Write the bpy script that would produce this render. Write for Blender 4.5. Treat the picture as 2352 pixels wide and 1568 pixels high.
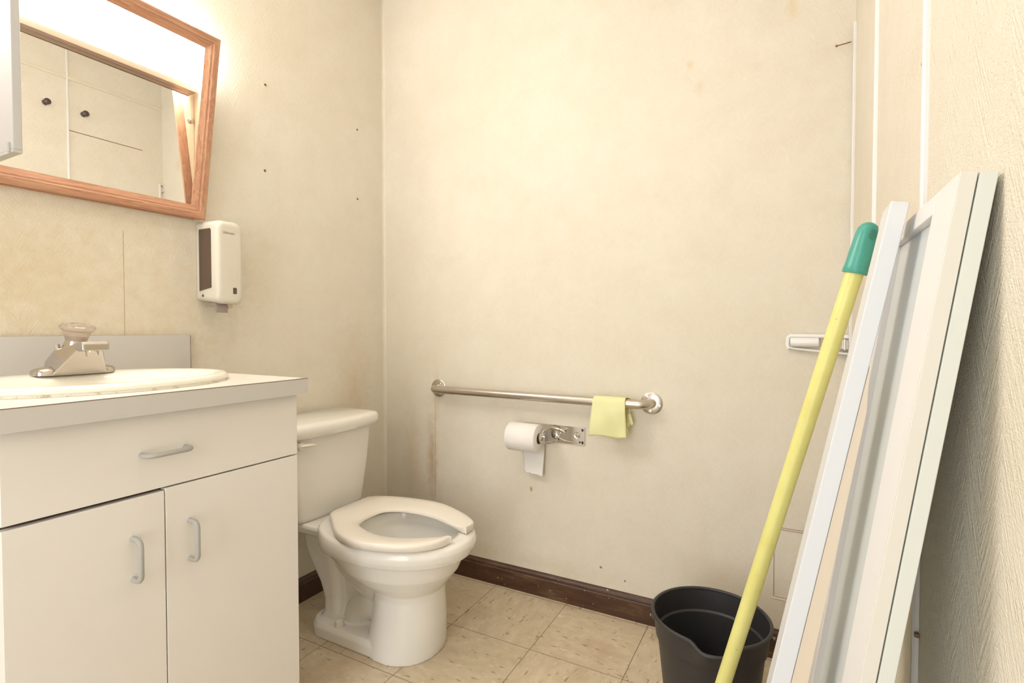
import bpy, bmesh, math, random
from mathutils import Vector, Matrix
for o in list(bpy.data.objects): bpy.data.objects.remove(o)
S = bpy.context.scene
COL = S.collection
R = math.radians
PI = math.pi
random.seed(4)

# ------------------------------------------------------------ camera
CZ = 1.03
cd = bpy.data.cameras.new('camera'); cam = bpy.data.objects.new('camera', cd); COL.objects.link(cam)
cam.location = (0, 0, CZ)
cam.rotation_euler = (R(90 - 1.39), 0, R(28.13 - 90))
cd.sensor_width = 36; cd.lens = 1195 / 2352 * 36; cd.clip_start = 0.02
S.camera = cam
# ------------------------------------------------------------ view, world
S.view_settings.view_transform = 'Standard'; S.view_settings.look = 'None'
S.view_settings.gamma = 1; S.view_settings.use_curve_mapping = False
S.view_settings.exposure = 0.0
w = bpy.data.worlds.new('world'); S.world = w; w.use_nodes = True
w.node_tree.nodes['Background'].inputs[0].default_value = (0.93, 0.96, 1.0, 1)
w.node_tree.nodes['Background'].inputs[1].default_value = 1.0
# ------------------------------------------------------------ lamps
def area(name, loc, rot, sx, sy, power, col):
    l = bpy.data.lights.new(name, 'AREA'); l.shape = 'RECTANGLE'; l.size = sx; l.size_y = sy
    l.energy = power; l.color = col
    o = bpy.data.objects.new(name, l); COL.objects.link(o); o.location = loc; o.rotation_euler = rot
    return o
WARM = (1.0, 0.86, 0.68)
CEIL = 2.51
XB, YA, YC, XD = 1.81, 1.624, -0.157, -1.15
area('ceiling_fill', (0.35, 0.62, CEIL - 0.03), (0, 0, 0), 1.1, 0.25, 4.5, (1.0, 0.97, 0.93))  # unseen fill added under the ceiling; no fixture hangs there
area('doorway_daylight', (XD - 0.05, 0.55, 1.1), (0, R(-90), 0), 1.9, 0.8, 21.5, (0.93, 0.965, 1.0))
LAMP_EMIT = 43.0

# ------------------------------------------------------------ helpers
def tag(o, label=None, cat=None, group=None, kind=None):
    if label: o['label'] = label
    if cat: o['category'] = cat
    if group: o['group'] = group
    if kind: o['kind'] = kind
    return o
def wloc(p):
    v = Vector((0, 0, 0))
    while p: v = v + p.location; p = p.parent
    return v
def obj(name, bm, mat, parent=None, smooth=True, angle=35, bevel=0, seg=2, base=None):
    """links a bmesh given in room coordinates as one object"""
    bmesh.ops.remove_doubles(bm, verts=bm.verts, dist=1e-6)
    bmesh.ops.recalc_face_normals(bm, faces=bm.faces)
    if parent is not None: off = wloc(parent)
    else:
        zs = [v.co for v in bm.verts]
        off = Vector((sum(c.x for c in zs) / len(zs), sum(c.y for c in zs) / len(zs), min(c.z for c in zs))) if base is None else Vector(base)
    bmesh.ops.translate(bm, verts=bm.verts, vec=-off)
    me = bpy.data.meshes.new(name); bm.to_mesh(me); bm.free()
    if smooth:
        for p in me.polygons: p.use_smooth = True
        try: me.set_sharp_from_angle(angle=R(angle))
        except Exception: pass
    me.materials.append(mat)
    o = bpy.data.objects.new(name, me); COL.objects.link(o)
    if parent is not None: o.parent = parent
    else: o.location = off
    if bevel:
        m = o.modifiers.new('bevel', 'BEVEL'); m.width = bevel; m.segments = seg; m.limit_method = 'ANGLE'; m.angle_limit = R(40)
        try: m.harden_normals = True
        except Exception: pass
    return o
def thing(name, loc, label, cat, group=None):
    o = bpy.data.objects.new(name, None); COL.objects.link(o); o.location = loc
    o.empty_display_size = 0.05
    return tag(o, label, cat, group)
def struct(name, bm, mat, parent=None, **k):
    o = obj(name, bm, mat, parent, **k); o['kind'] = 'structure'; return o
def box(bm, x0, x1, y0, y1, z0, z1):
    vs = [bm.verts.new((x, y, z)) for x in (x0, x1) for y in (y0, y1) for z in (z0, z1)]
    for f in ((0, 1, 3, 2), (4, 6, 7, 5), (0, 4, 5, 1), (2, 3, 7, 6), (0, 2, 6, 4), (1, 5, 7, 3)):
        bm.faces.new([vs[i] for i in f])
    return bm
def B(*a): return box(bmesh.new(), *a)
def rings(bm, rs, cap=True, closed=False):
    """rs: list of rings (lists of points, same length), lofted"""
    L = [[bm.verts.new(p) for p in r] for r in rs]
    n = len(L[0]); m = len(L)
    for i in range(m if closed else m - 1):
        a, b = L[i], L[(i + 1) % m]
        for j in range(n):
            bm.faces.new((a[j], a[(j + 1) % n], b[(j + 1) % n], b[j]))
    if cap and not closed:
        bm.faces.new(L[0][::-1]); bm.faces.new(L[-1])
    return bm
def frame(d):
    d = d.normalized(); u = Vector((0, 0, 1)) if abs(d.z) < 0.9 else Vector((1, 0, 0))
    a = d.cross(u).normalized(); return a, a.cross(d).normalized()
def tube(bm, pts, r, n=16, cap=True, closed=False, sc=(1, 1)):
    pts = [Vector(p) for p in pts]; rs = []; m = len(pts); prev = None
    for i, p in enumerate(pts):
        if closed: d = pts[(i + 1) % m] - pts[i - 1]
        else: d = pts[min(i + 1, m - 1)] - pts[max(i - 1, 0)]
        d.normalize()
        if prev is None: a, b = frame(d)
        else:
            a = prev - d * prev.dot(d); a.normalize(); b = a.cross(d).normalized()
        prev = a
        rr = r[i] if isinstance(r, (list, tuple)) else r
        rs.append([p + a * (rr * sc[0] * math.cos(2 * PI * k / n)) + b * (rr * sc[1] * math.sin(2 * PI * k / n)) for k in range(n)])
    return rings(bm, rs, cap, closed)
def lathe(bm, prof, c, axis=(0, 0, 1), n=32, cap=True):
    """prof: (radius, height) list about an axis through c"""
    ax = Vector(axis).normalized(); a, b = frame(ax); c = Vector(c)
    return rings(bm, [[c + ax * h + a * (max(r, 1e-4) * math.cos(2 * PI * k / n)) + b * (max(r, 1e-4) * math.sin(2 * PI * k / n)) for k in range(n)] for r, h in prof], cap)
def prism(bm, pts, vec):
    """polygon pts extruded along vec"""
    vec = Vector(vec)
    return rings(bm, [[Vector(p) for p in pts], [Vector(p) + vec for p in pts]])
def catmull(pts, per=6, closed=False):
    P = [Vector(p) for p in pts]; n = len(P); out = []
    for i in range(n if closed else n - 1):
        if closed: p0, p1, p2, p3 = P[i - 1], P[i], P[(i + 1) % n], P[(i + 2) % n]
        else: p0, p1, p2, p3 = P[max(i - 1, 0)], P[i], P[i + 1], P[min(i + 2, n - 1)]
        for k in range(per):
            t = k / per
            out.append(0.5 * ((2 * p1) + (p2 - p0) * t + (2 * p0 - 5 * p1 + 4 * p2 - p3) * t * t + (3 * p1 - p0 - 3 * p2 + p3) * t ** 3))
    if not closed: out.append(P[-1])
    return out
def resample(pts, n):
    L = [0]
    for a, b in zip(pts, pts[1:]): L.append(L[-1] + (b - a).length)
    out = []; j = 0
    for i in range(n):
        s = L[-1] * i / (n - 1)
        while j < len(L) - 2 and L[j + 1] < s: j += 1
        t = (s - L[j]) / max(L[j + 1] - L[j], 1e-9); out.append(pts[j].lerp(pts[j + 1], t))
    return out
def rrect(cx, cy, hx, hy, r, z, n=6):
    out = []
    for sx, sy, a0 in ((1, 1, 0), (-1, 1, 90), (-1, -1, 180), (1, -1, 270)):
        for k in range(n + 1):
            a = R(a0 + 90 * k / n)
            out.append((cx + sx * (hx - r) + r * math.cos(a), cy + sy * (hy - r) + r * math.sin(a), z))
    return out

# ------------------------------------------------------------ materials
def mat(name, col, rough=0.5, metal=0, spec=0.5, **kw):
    m = bpy.data.materials.new(name); m.use_nodes = True
    b = m.node_tree.nodes['Principled BSDF']
    b.inputs['Base Color'].default_value = (*col, 1); b.inputs['Roughness'].default_value = rough
    b.inputs['Metallic'].default_value = metal; b.inputs['Specular IOR Level'].default_value = spec
    for k, v in kw.items(): b.inputs[k.replace('_', ' ')].default_value = v
    return m
class NT:
    def __init__(s, m): s.t = m.node_tree; s.b = s.t.nodes['Principled BSDF']; s.tc = s.t.nodes.new('ShaderNodeTexCoord'); s.geo = None
    def pos(s):
        if s.geo is None: s.geo = s.t.nodes.new('ShaderNodeNewGeometry')
        return s.geo.outputs['Position']
    def n(s, t, ins=None, **p):
        nd = s.t.nodes.new(t)
        for k, v in p.items(): setattr(nd, k, v)
        for k, v in (ins or {}).items():
            if hasattr(v, 'is_output') or isinstance(v, bpy.types.NodeSocket): s.t.links.new(v, nd.inputs[k])
            else: nd.inputs[k].default_value = v
        return nd
    def m(s, op, a, b=None, c=None, clamp=False):
        ins = {0: a}
        if b is not None: ins[1] = b
        if c is not None: ins[2] = c
        return s.n('ShaderNodeMath', ins, operation=op, use_clamp=clamp).outputs[0]
    def xyz(s, v):
        nd = s.n('ShaderNodeSeparateXYZ', {0: v}); return nd.outputs
    def comb(s, x, y, z): return s.n('ShaderNodeCombineXYZ', {0: x, 1: y, 2: z}).outputs[0]
    def noise(s, vec, scale, detail=3, rough=0.5):
        return s.n('ShaderNodeTexNoise', {'Vector': vec, 'Scale': scale, 'Detail': detail, 'Roughness': rough}).outputs['Fac']
    def ramp(s, fac, stops):
        nd = s.n('ShaderNodeValToRGB', {0: fac}); cr = nd.color_ramp
        while len(cr.elements) < len(stops): cr.elements.new(0.5)
        for e, (p, c) in zip(cr.elements, stops):
            e.position = p; e.color = (*c, 1) if len(c) == 3 else c
        return nd.outputs[0]
    def mix(s, fac, a, b, blend='MIX'):
        nd = s.t.nodes.new('ShaderNodeMix'); nd.data_type = 'RGBA'; nd.blend_type = blend
        for k, v in ((0, fac), (6, a), (7, b)):
            if isinstance(v, bpy.types.NodeSocket): s.t.links.new(v, nd.inputs[k])
            else: nd.inputs[k].default_value = (*v, 1) if isinstance(v, tuple) and len(v) == 3 else v
        return nd.outputs[2]
    def col(s, v): s.t.links.new(v, s.b.inputs['Base Color'])
    def bump(s, h, strength, dist=0.01):
        nd = s.n('ShaderNodeBump', {'Height': h, 'Strength': strength, 'Distance': dist})
        s.t.links.new(nd.outputs[0], s.b.inputs['Normal'])

def wallpaper(name, axis, stains_shade=(), seams=(), bumpk=0.55, W=0.034, fr=1.0):
    """cream embossed herringbone paper; axis = 'x' or 'y', the horizontal direction of the wall"""
    m = mat(name, (0.8, 0.7, 0.52), 0.62, spec=0.3); t = NT(m); o = t.xyz(t.pos())
    h = o[0] if axis == 'x' else o[1]; z = o[2]
    u = t.m('DIVIDE', h, W); fl = t.m('FLOOR', u); par = t.m('MODULO', t.m('ABSOLUTE', fl), 2.0)
    sg = t.m('SUBTRACT', t.m('MULTIPLY', par, 2.0), 1.0)
    along = t.m('ADD', z, t.m('MULTIPLY', t.m('MULTIPLY', sg, h), 1.7))
    across = t.m('SUBTRACT', t.m('MULTIPLY', h, 1.0), t.m('MULTIPLY', t.m('MULTIPLY', sg, z), 0.6))
    strk = t.noise(t.comb(t.m('MULTIPLY', along, 1.0), t.m('MULTIPLY', across, 0.12), fl), 210 * fr, 3, 0.6)
    fine = t.noise(t.comb(t.m('MULTIPLY', h, 0.45), 0.0, z), 420, 3, 0.6)
    big = t.noise(t.comb(h, 0.0, z), 1.6, 4, 0.55)
    mid = t.noise(t.comb(h, 7.0, z), 9, 4, 0.6)
    hgt = t.m('ADD', t.m('MULTIPLY', strk, 0.75), t.m('MULTIPLY', fine, 0.55))
    t.bump(hgt, bumpk, 0.0045 / fr)
    c = t.ramp(big, [(0.3, (0.775, 0.715, 0.595)), (0.7, (0.825, 0.775, 0.67))])
    c = t.mix(t.m('MULTIPLY', t.m('SUBTRACT', 0.62, mid, clamp=True), 0.9), c, (0.69, 0.60, 0.44))
    c = t.mix(t.ramp(strk, [(0.3, (0.0,) * 3), (0.75, (0.30,) * 3)]), c, (0.92, 0.87, 0.76))
    rag = t.noise(t.comb(h, 3.0, z), 30, 3, 0.6)
    for (h0, z0, rh, rz, colr, amt) in stains_shade:
        dh = t.m('DIVIDE', t.m('SUBTRACT', h, h0), rh); dz = t.m('DIVIDE', t.m('SUBTRACT', z, z0), rz)
        d = t.m('SQRT', t.m('ADD', t.m('MULTIPLY', dh, dh), t.m('MULTIPLY', dz, dz)))
        f = t.m('SUBTRACT', 1.0, t.m('ADD', d, t.m('MULTIPLY', t.m('SUBTRACT', rag, 0.5), 1.2)), clamp=True)
        c = t.mix(t.m('MULTIPLY', f, amt, clamp=True), c, colr)
    for (h0, z0, z1, wd, amt) in seams:
        wob = t.m('MULTIPLY', t.m('SUBTRACT', t.noise(t.comb(0.0, 0.0, z), 14, 3), 0.5), 0.003)
        d = t.m('ABSOLUTE', t.m('SUBTRACT', t.m('SUBTRACT', h, h0), wob))
        f = t.m('MULTIPLY', t.m('LESS_THAN', d, wd), t.m('MULTIPLY', t.m('GREATER_THAN', z, z0), t.m('LESS_THAN', z, z1)))
        c = t.mix(t.m('MULTIPLY', f, t.m('MULTIPLY', mid, amt)), c, (0.30, 0.2, 0.1))
    t.col(c)
    return m
BRN = (0.50, 0.33, 0.15)
M = {}
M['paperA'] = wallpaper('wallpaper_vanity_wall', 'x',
    [(0.45, 1.16, 0.75, 0.36, (0.66, 0.54, 0.34), 0.75), (1.62, 0.75, 0.12, 0.35, (0.62, 0.45, 0.25), 0.35), (0.7, 1.0, 0.35, 0.04, (0.6, 0.47, 0.28), 0.35)],  # first ellipse paints in the dimmer light under the mirror, not a stain
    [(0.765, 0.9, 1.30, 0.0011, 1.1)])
M['paperB'] = wallpaper('wallpaper_end_wall', 'y',
    [(1.36, 0.48, 0.035, 0.22, BRN, 0.65), (1.47, 0.45, 0.06, 0.3, (0.6, 0.44, 0.25), 0.3), (1.335, 0.75, 0.02, 0.15, (0.62, 0.46, 0.27), 0.4),
     (0.005, 2.0, 0.02, 0.05, (0.72, 0.55, 0.30), 0.5), (0.30, 1.90, 0.015, 0.02, (0.7, 0.52, 0.28), 0.55), (0.27, 1.82, 0.02, 0.03, (0.7, 0.52, 0.28), 0.4),
     (0.883, 0.405, 0.007, 0.014, (0.45, 0.33, 0.15), 1.4), (0.96, 1.3, 0.05, 0.3, (0.72, 0.6, 0.42), 0.0),
     (0.9, 0.12, 0.5, 0.05, (0.66, 0.56, 0.38), 0.35), (0.6, 0.16, 0.006, 0.006, (0.25, 0.2, 0.1), 1.5), (0.51, 0.13, 0.005, 0.005, (0.2, 0.15, 0.1), 1.5)],
    [(1.342, 0.3, 0.80, 0.0013, 0.9)])
M['paperC'] = wallpaper('wallpaper_side_wall', 'x', [], [], 0.6, 0.052, 0.6)
M['ceiling'] = mat('ceiling_tile', (0.86, 0.82, 0.75), 0.9)
M['plaster'] = mat('plain_wall', (0.75, 0.68, 0.55), 0.8)

def floor_mat():
    m = mat('vinyl_floor_tile', (0.6, 0.5, 0.36), 0.42, spec=0.4); t = NT(m); o = t.xyz(t.pos())
    T = 0.3035
    u = t.m('DIVIDE', t.m('SUBTRACT', o[0], 1.784), T); v = t.m('DIVIDE', t.m('SUBTRACT', o[1], 0.727), T)
    fu = t.m('FRACT', t.m('ADD', u, 40.0)); fv = t.m('FRACT', t.m('ADD', v, 40.0))
    iu = t.m('FLOOR', t.m('ADD', u, 40.0)); iv = t.m('FLOOR', t.m('ADD', v, 40.0))
    par = t.m('MODULO', t.m('ADD', iu, iv), 2.0)
    e = t.m('MINIMUM', t.m('MINIMUM', fu, t.m('SUBTRACT', 1.0, fu)), t.m('MINIMUM', fv, t.m('SUBTRACT', 1.0, fv)))
    joint = t.m('LESS_THAN', e, 0.0042)
    idv = t.m('ADD', t.m('MULTIPLY', iu, 3.7), t.m('MULTIPLY', iv, 7.3))
    def sw(sx, sy):
        a = t.comb(t.m('MULTIPLY', o[0], sx), t.m('MULTIPLY', o[1], sy), idv)
        b = t.comb(t.m('MULTIPLY', o[0], sy), t.m('MULTIPLY', o[1], sx), idv)
        nd = t.t.nodes.new('ShaderNodeMix'); nd.data_type = 'VECTOR'
        t.t.links.new(par, nd.inputs[0]); t.t.links.new(a, nd.inputs[4]); t.t.links.new(b, nd.inputs[5]); return nd.outputs[1]
    chip = t.noise(sw(1.0, 0.28), 95, 2, 0.5)
    chip2 = t.noise(sw(0.9, 0.33), 70, 2, 0.5)
    sm = t.noise(sw(1.0, 0.5), 34, 6, 0.72)
    dirt = t.noise(t.pos(), 4.5, 4, 0.6)
    c = t.ramp(sm, [(0.3, (0.58, 0.47, 0.32)), (0.7, (0.72, 0.62, 0.46))])
    c = t.mix(t.ramp(chip, [(0.645, (0,) * 3), (0.70, (0.75,) * 3)]), c, (0.30, 0.17, 0.08))
    c = t.mix(t.ramp(chip2, [(0.665, (0,) * 3), (0.72, (0.6,) * 3)]), c, (0.84, 0.76, 0.60))
    c = t.mix(t.m('MULTIPLY', t.m('SUBTRACT', dirt, 0.5, clamp=True), 2.2, clamp=True), c, (0.40, 0.27, 0.14))
    c = t.mix(t.m('MULTIPLY', joint, 0.8), c, (0.16, 0.10, 0.06))
    t.col(c)
    t.bump(t.m('SUBTRACT', 1.0, joint), 0.3, 0.002)
    return m
M['floor'] = floor_mat()

def wood(name, c1, c2, axis, rough=0.4, scale=1.0, sp=0.5):
    m = mat(name, c1, rough, spec=sp); t = NT(m); o = t.xyz(t.pos())
    s = [46 * scale, 46 * scale, 46 * scale]; s['xyz'.index(axis)] = 3.2 * scale
    v = t.comb(t.m('MULTIPLY', o[0], s[0]), t.m('MULTIPLY', o[1], s[1]), t.m('MULTIPLY', o[2], s[2]))
    n1 = t.noise(v, 1.0, 4, 0.6); rg = t.m('FRACT', t.m('MULTIPLY', n1, 7.0))
    n2 = t.noise(v, 6.0, 3, 0.6)
    c = t.mix(t.m('MULTIPLY', rg, 0.75), c1, c2); c = t.mix(t.m('MULTIPLY', t.m('SUBTRACT', n2, 0.45, clamp=True), 1.6), c, c2)
    t.col(c); t.bump(n2, 0.15, 0.002); return m
M['oakx'] = wood('oak_frame_horizontal', (0.60, 0.335, 0.205), (0.38, 0.17, 0.09), 'x')
M['oakz'] = wood('oak_frame_upright', (0.60, 0.335, 0.205), (0.38, 0.17, 0.09), 'z')
M['inner'] = mat('tan_inner_panel', (0.66, 0.53, 0.35), 0.5)
def base_mat():
    m = mat('dark_brown_baseboard', (0.10, 0.045, 0.022), 0.38, spec=0.5); t = NT(m)
    o = t.xyz(t.pos()); hz = t.m('ADD', o[0], o[1])
    n = t.noise(t.comb(t.m('MULTIPLY', hz, 0.4), 0.0, t.m('MULTIPLY', o[2], 2.0)), 18, 5, 0.65)
    c = t.ramp(n, [(0.3, (0.045, 0.017, 0.008)), (0.55, (0.085, 0.038, 0.019)), (0.78, (0.20, 0.13, 0.08))])
    ch = t.noise(t.comb(t.m('MULTIPLY', hz, 0.5), 1.0, t.m('MULTIPLY', o[2], 1.2)), 120, 2, 0.5)
    c = t.mix(t.ramp(ch, [(0.70, (0,) * 3), (0.73, (1,) * 3)]), c, (0.62, 0.48, 0.34))
    t.col(c); t.bump(n, 0.1, 0.002); return m
M['base'] = base_mat()
M['batten'] = mat('white_batten', (0.80, 0.78, 0.77), 0.3)
def speck(name, col, col2, scale=400, rough=0.4, amt=0.5, **k):
    m = mat(name, col, rough, **k); t = NT(m)
    n = t.noise(t.pos(), scale, 2, 0.5); t.col(t.mix(t.m('MULTIPLY', n, amt), col, col2)); return m
M['laminate'] = speck('grey_laminate', (0.56, 0.535, 0.50), (0.68, 0.66, 0.63), 700, 0.38)
M['counter_top'] = speck('pale_laminate_top', (0.72, 0.68, 0.60), (0.80, 0.77, 0.7), 700, 0.3)
M['edge_line'] = mat('dark_laminate_seam', (0.22, 0.13, 0.09), 0.6)
M['white_lam'] = speck('white_melamine', (0.80, 0.765, 0.72), (0.83, 0.80, 0.76), 5, 0.42, 0.6)
M['door_edge'] = mat('dark_gap', (0.10, 0.07, 0.05), 0.7)
M['pull'] = mat('grey_pull', (0.42, 0.41, 0.38), 0.5)
M['porcelain'] = speck('toilet_porcelain', (0.86, 0.83, 0.77), (0.88, 0.86, 0.81), 6, 0.12, 0.6)
M['seat'] = mat('plastic_seat', (0.86, 0.80, 0.71), 0.28)
M['sinkp'] = mat('sink_porcelain', (0.88, 0.84, 0.73), 0.12)
def grime():
    m = mat('brown_caulk', (0.7, 0.63, 0.5), 0.7); t = NT(m)
    n = t.noise(t.pos(), 60, 4, 0.7); t.col(t.ramp(n, [(0.50, (0.78, 0.74, 0.63)), (0.74, (0.34, 0.2, 0.1))])); return m
M['caulk'] = grime()
M['chrome'] = mat('worn_chrome', (0.58, 0.54, 0.50), 0.17, 1.0)
M['steel'] = mat('brushed_steel', (0.60, 0.55, 0.49), 0.30, 1.0)
M['polished'] = mat('polished_chrome', (0.8, 0.79, 0.78), 0.08, 1.0)
M['acrylic'] = mat('clear_acrylic', (0.80, 0.70, 0.60), 0.10, Transmission_Weight=0.75, IOR=1.4)
M['mirror'] = mat('mirror_glass', (0.93, 0.93, 0.91), 0.0, 1.0)
M['metalwhite'] = mat('white_metal', (0.50, 0.485, 0.47), 0.45)
M['greymetal'] = mat('grey_enamel', (0.50, 0.49, 0.44), 0.5)
M['housing'] = mat('lamp_housing', (0.42, 0.30, 0.22), 0.35)
e = mat('lamp_diffuser', (0.9, 0.88, 0.84), 0.5); b_ = e.node_tree.nodes['Principled BSDF']
b_.inputs['Emission Color'].default_value = (1.0, 0.965, 0.93, 1); b_.inputs['Emission Strength'].default_value = LAMP_EMIT; M['lamp'] = e
e = mat('ceiling_fill_glow', (0.9, 0.9, 0.88), 0.5); b_ = e.node_tree.nodes['Principled BSDF']
b_.inputs['Emission Color'].default_value = (1.0, 0.95, 0.86, 1); b_.inputs['Emission Strength'].default_value = 4; M['ceil_fill'] = e  # glow meant for the added ceiling fill, on no object
M['disp'] = mat('beige_plastic', (0.70, 0.655, 0.56), 0.42)
M['window'] = mat('smoked_plastic', (0.10, 0.065, 0.045), 0.28)
M['lever'] = mat('grey_lever', (0.30, 0.24, 0.21), 0.5)
M['ink'] = mat('dark_ink', (0.16, 0.13, 0.09), 0.6)
M['nozzle'] = mat('amber_nozzle', (0.62, 0.47, 0.32), 0.3)
M['tissue'] = speck('toilet_tissue', (0.90, 0.87, 0.84), (0.86, 0.83, 0.80), 500, 0.95, spec=0.1)
M['core'] = mat('cardboard_core', (0.42, 0.30, 0.18), 0.9)
M['glove'] = mat('pale_yellow_rubber', (0.86, 0.83, 0.44), 0.5, Subsurface_Weight=0.1)
M['red'] = mat('red_sticker_mark', (0.75, 0.22, 0.16), 0.5)
M['hole'] = mat('hole_black', (0.03, 0.025, 0.02), 0.8)
M['bucket'] = mat('charcoal_plastic', (0.035, 0.033, 0.034), 0.42)
M['wire'] = mat('galvanised_wire', (0.5, 0.48, 0.45), 0.35, 1.0)
def pole_mat():
    m = mat('yellow_pole', (0.78, 0.76, 0.26), 0.38); t = NT(m)
    n = t.noise(t.pos(), 14, 4, 0.6); c = t.ramp(n, [(0.3, (0.74, 0.70, 0.235)), (0.7, (0.80, 0.78, 0.30))])
    d = t.noise(t.pos(), 60, 2, 0.5); c = t.mix(t.ramp(d, [(0.74, (0,) * 3), (0.8, (0.7,) * 3)]), c, (0.3, 0.32, 0.12)); t.col(c); return m
M['pole'] = pole_mat()
M['teal'] = mat('teal_grip', (0.07, 0.36, 0.29), 0.35)
M['teal_d'] = mat('teal_grip_socket', (0.05, 0.25, 0.20), 0.5)
M['board_w'] = mat('white_painted_board', (0.70, 0.715, 0.735), 0.4)
M['board_t'] = mat('bare_tan_board', (0.72, 0.61, 0.48), 0.6)
M['board_f'] = mat('white_door_face', (0.78, 0.775, 0.775), 0.38)
M['board_p'] = mat('pale_grey_panel', (0.62, 0.66, 0.68), 0.4)
M['board_c'] = mat('cream_door_edge', (0.69, 0.665, 0.60), 0.45)
M['board_g'] = mat('pale_green_slab', (0.66, 0.685, 0.635), 0.42)
M['nail'] = mat('rusty_nail', (0.28, 0.15, 0.09), 0.5, 0.6)
M['hook'] = mat('dark_coat_hook', (0.10, 0.07, 0.07), 0.4, 0.5)
M['wplastic'] = mat('white_plastic', (0.88, 0.87, 0.86), 0.3)

# ------------------------------------------------------------ setting
T = 0.1
struct('floor', B(XD - 1.2, XB + T, YC - T, YA + T, -0.05, 0), M['floor'], smooth=False)
c_ = struct('ceiling', B(XD, XB, YC, YA, CEIL, CEIL + 0.05), M['ceiling'], smooth=False)
gb = bmesh.new()
for k in range(5): box(gb, XB - 0.61 * k - 0.5, XB - 0.61 * k - 0.475, YC, YA, CEIL - 0.004, CEIL + 0.001)
for yy in (0.42, 1.03): box(gb, XD, XB, yy, yy + 0.025, CEIL - 0.004, CEIL + 0.001)
struct('ceiling_grid', gb, M['ceiling'], c_, smooth=False)
struct('wall_back', B(XB, XB + T, YC - T, YA + T, 0, CEIL), M['paperB'], smooth=False)
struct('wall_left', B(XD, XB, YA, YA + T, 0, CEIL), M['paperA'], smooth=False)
struct('wall_right', B(XD, XB, YC - T, YC, 0, CEIL), M['paperC'], smooth=False)
wb = bmesh.new(); box(wb, XD - T, XD, YC, 0.1, 0, CEIL); box(wb, XD - T, XD, 1.0, YA, 0, CEIL); box(wb, XD - T, XD, 0.1, 1.0, 2.05, CEIL)
struct('wall_front', wb, M['plaster'], smooth=False)
def baseboard(name, p0, p1, nrm):
    prof = [(0, 0), (0.013, 0), (0.013, 0.066), (0.010, 0.070), (0.0115, 0.074), (0.010, 0.080), (0.006, 0.084), (0.004, 0.088), (0, 0.090)]
    p0 = Vector(p0); p1 = Vector(p1); nrm = Vector(nrm)
    return struct(name, prism(bmesh.new(), [p0 + nrm * a + Vector((0, 0, b)) for a, b in prof], p1 - p0), M['base'], angle=25)
baseboard('baseboard_back', (XB, YC, 0), (XB, YA - 0.013, 0), (-1, 0, 0))
baseboard('baseboard_left', (0.90, YA, 0), (XB, YA, 0), (0, -1, 0))
baseboard('baseboard_right', (-0.8, YC, 0), (XB - 0.013, YC, 0), (0, 1, 0))
# upright white battens on the right wall
def batten(name, x0, x1, z1, nails):
    bm = bmesh.new(); p = 0.0075
    pts = [(x0, YC, 0.09), (x0, YC + p * 0.55, 0.09), (x0 + (x1 - x0) * 0.2, YC + p * 0.9, 0.09), ((x0 + x1) / 2, YC + p, 0.09), (x1 - (x1 - x0) * 0.2, YC + p * 0.9, 0.09), (x1, YC + p * 0.55, 0.09), (x1, YC, 0.09)]
    prism(bm, pts, (0, 0, z1 - 0.09)); o = struct(name, bm, M['batten'])
    for z, x in nails:
        obj('nail_head', lathe(bmesh.new(), [(0.0, 0.005), (0.003, 0.0045), (0.0035, 0.001), (0.0035, 0)], (x, YC + 0.001, z), (0, 1, 0), 10), M['nail'], o)
    return o
batten('trim_1', 0.866, 0.876, CEIL, [(1.385, 0.883), (0.62, 0.862)])
batten('trim_2', 1.336, 1.345, CEIL, [(1.69, 1.352), (1.255, 1.352)])
batten('trim_3', 1.786, 1.797, 1.905, [(1.895, 1.803), (1.52, 1.803), (1.225, 1.803)])
tb = bmesh.new(); prism(tb, [(XB, YA, 0.09), (XB - 0.010, YA, 0.09), (XB - 0.003, YA - 0.003, 0.09), (XB, YA - 0.010, 0.09)], (0, 0, CEIL - 0.09))
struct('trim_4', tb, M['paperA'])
struct('trim_7', B(XD, XB, YC, YC + 0.006, 2.345, 2.357), M['plaster'], smooth=False)
sb = B(1.346, 1.70, YC, YC + 0.0015, 2.078, 2.0815); struct('trim_5', sb, M['edge_line'], smooth=False)
# cut panel low on the end wall
pb = bmesh.new()
box(pb, XB - 0.0012, XB, 0.0360, 0.0378, 0.192, 0.413)
for z in (0.411, 0.405): box(pb, XB - 0.0012, XB, -0.13, 0.03, z, z + 0.0016)
pc = struct('trim_6', pb, mat('cut_line', (0.42, 0.30, 0.26), 0.8), smooth=False)
struct('patch_edge', B(XB - 0.0025, XB, -0.13, 0.042, 0.186, 0.1905), mat('torn_paper_edge', (0.9, 0.83, 0.76), 0.8), pc, smooth=False)
struct('patch_line', B(XB - 0.0015, XB, -0.13, 0.037, 0.1915, 0.193), mat('pink_cut', (0.62, 0.32, 0.25), 0.8), pc, smooth=False)

# ------------------------------------------------------------ vanity cabinet
VX0, VX1, VY, VB = 0.328, 0.875, 1.067, YA - 0.002
v = thing('vanity_cabinet', ((VX0 + VX1) / 2, 1.34, 0), 'white laminate vanity cabinet under the sink counter, with drawer and two doors', 'cabinet')
cb = bmesh.new()
for a_ in ((VX0, VX0 + 0.016, VY + 0.021, VB - 0.014, 0, 0.871), (VX1 - 0.016, VX1, VY + 0.021, VB - 0.014, 0, 0.871), (VX0 + 0.0161, VX1 - 0.0161, VY + 0.08, VB - 0.014, 0.09, 0.106), (VX0 + 0.0161, VX1 - 0.0161, VY + 0.07, VY + 0.0799, 0, 0.10)): box(cb, *a_)
obj('body', cb, M['white_lam'], v, bevel=0.001)
obj('front_gap', B(VX0 + 0.002, VX1 - 0.002, VY + 0.0185, VY + 0.0205, 0.104, 0.869), M['door_edge'], v, smooth=False)
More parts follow.
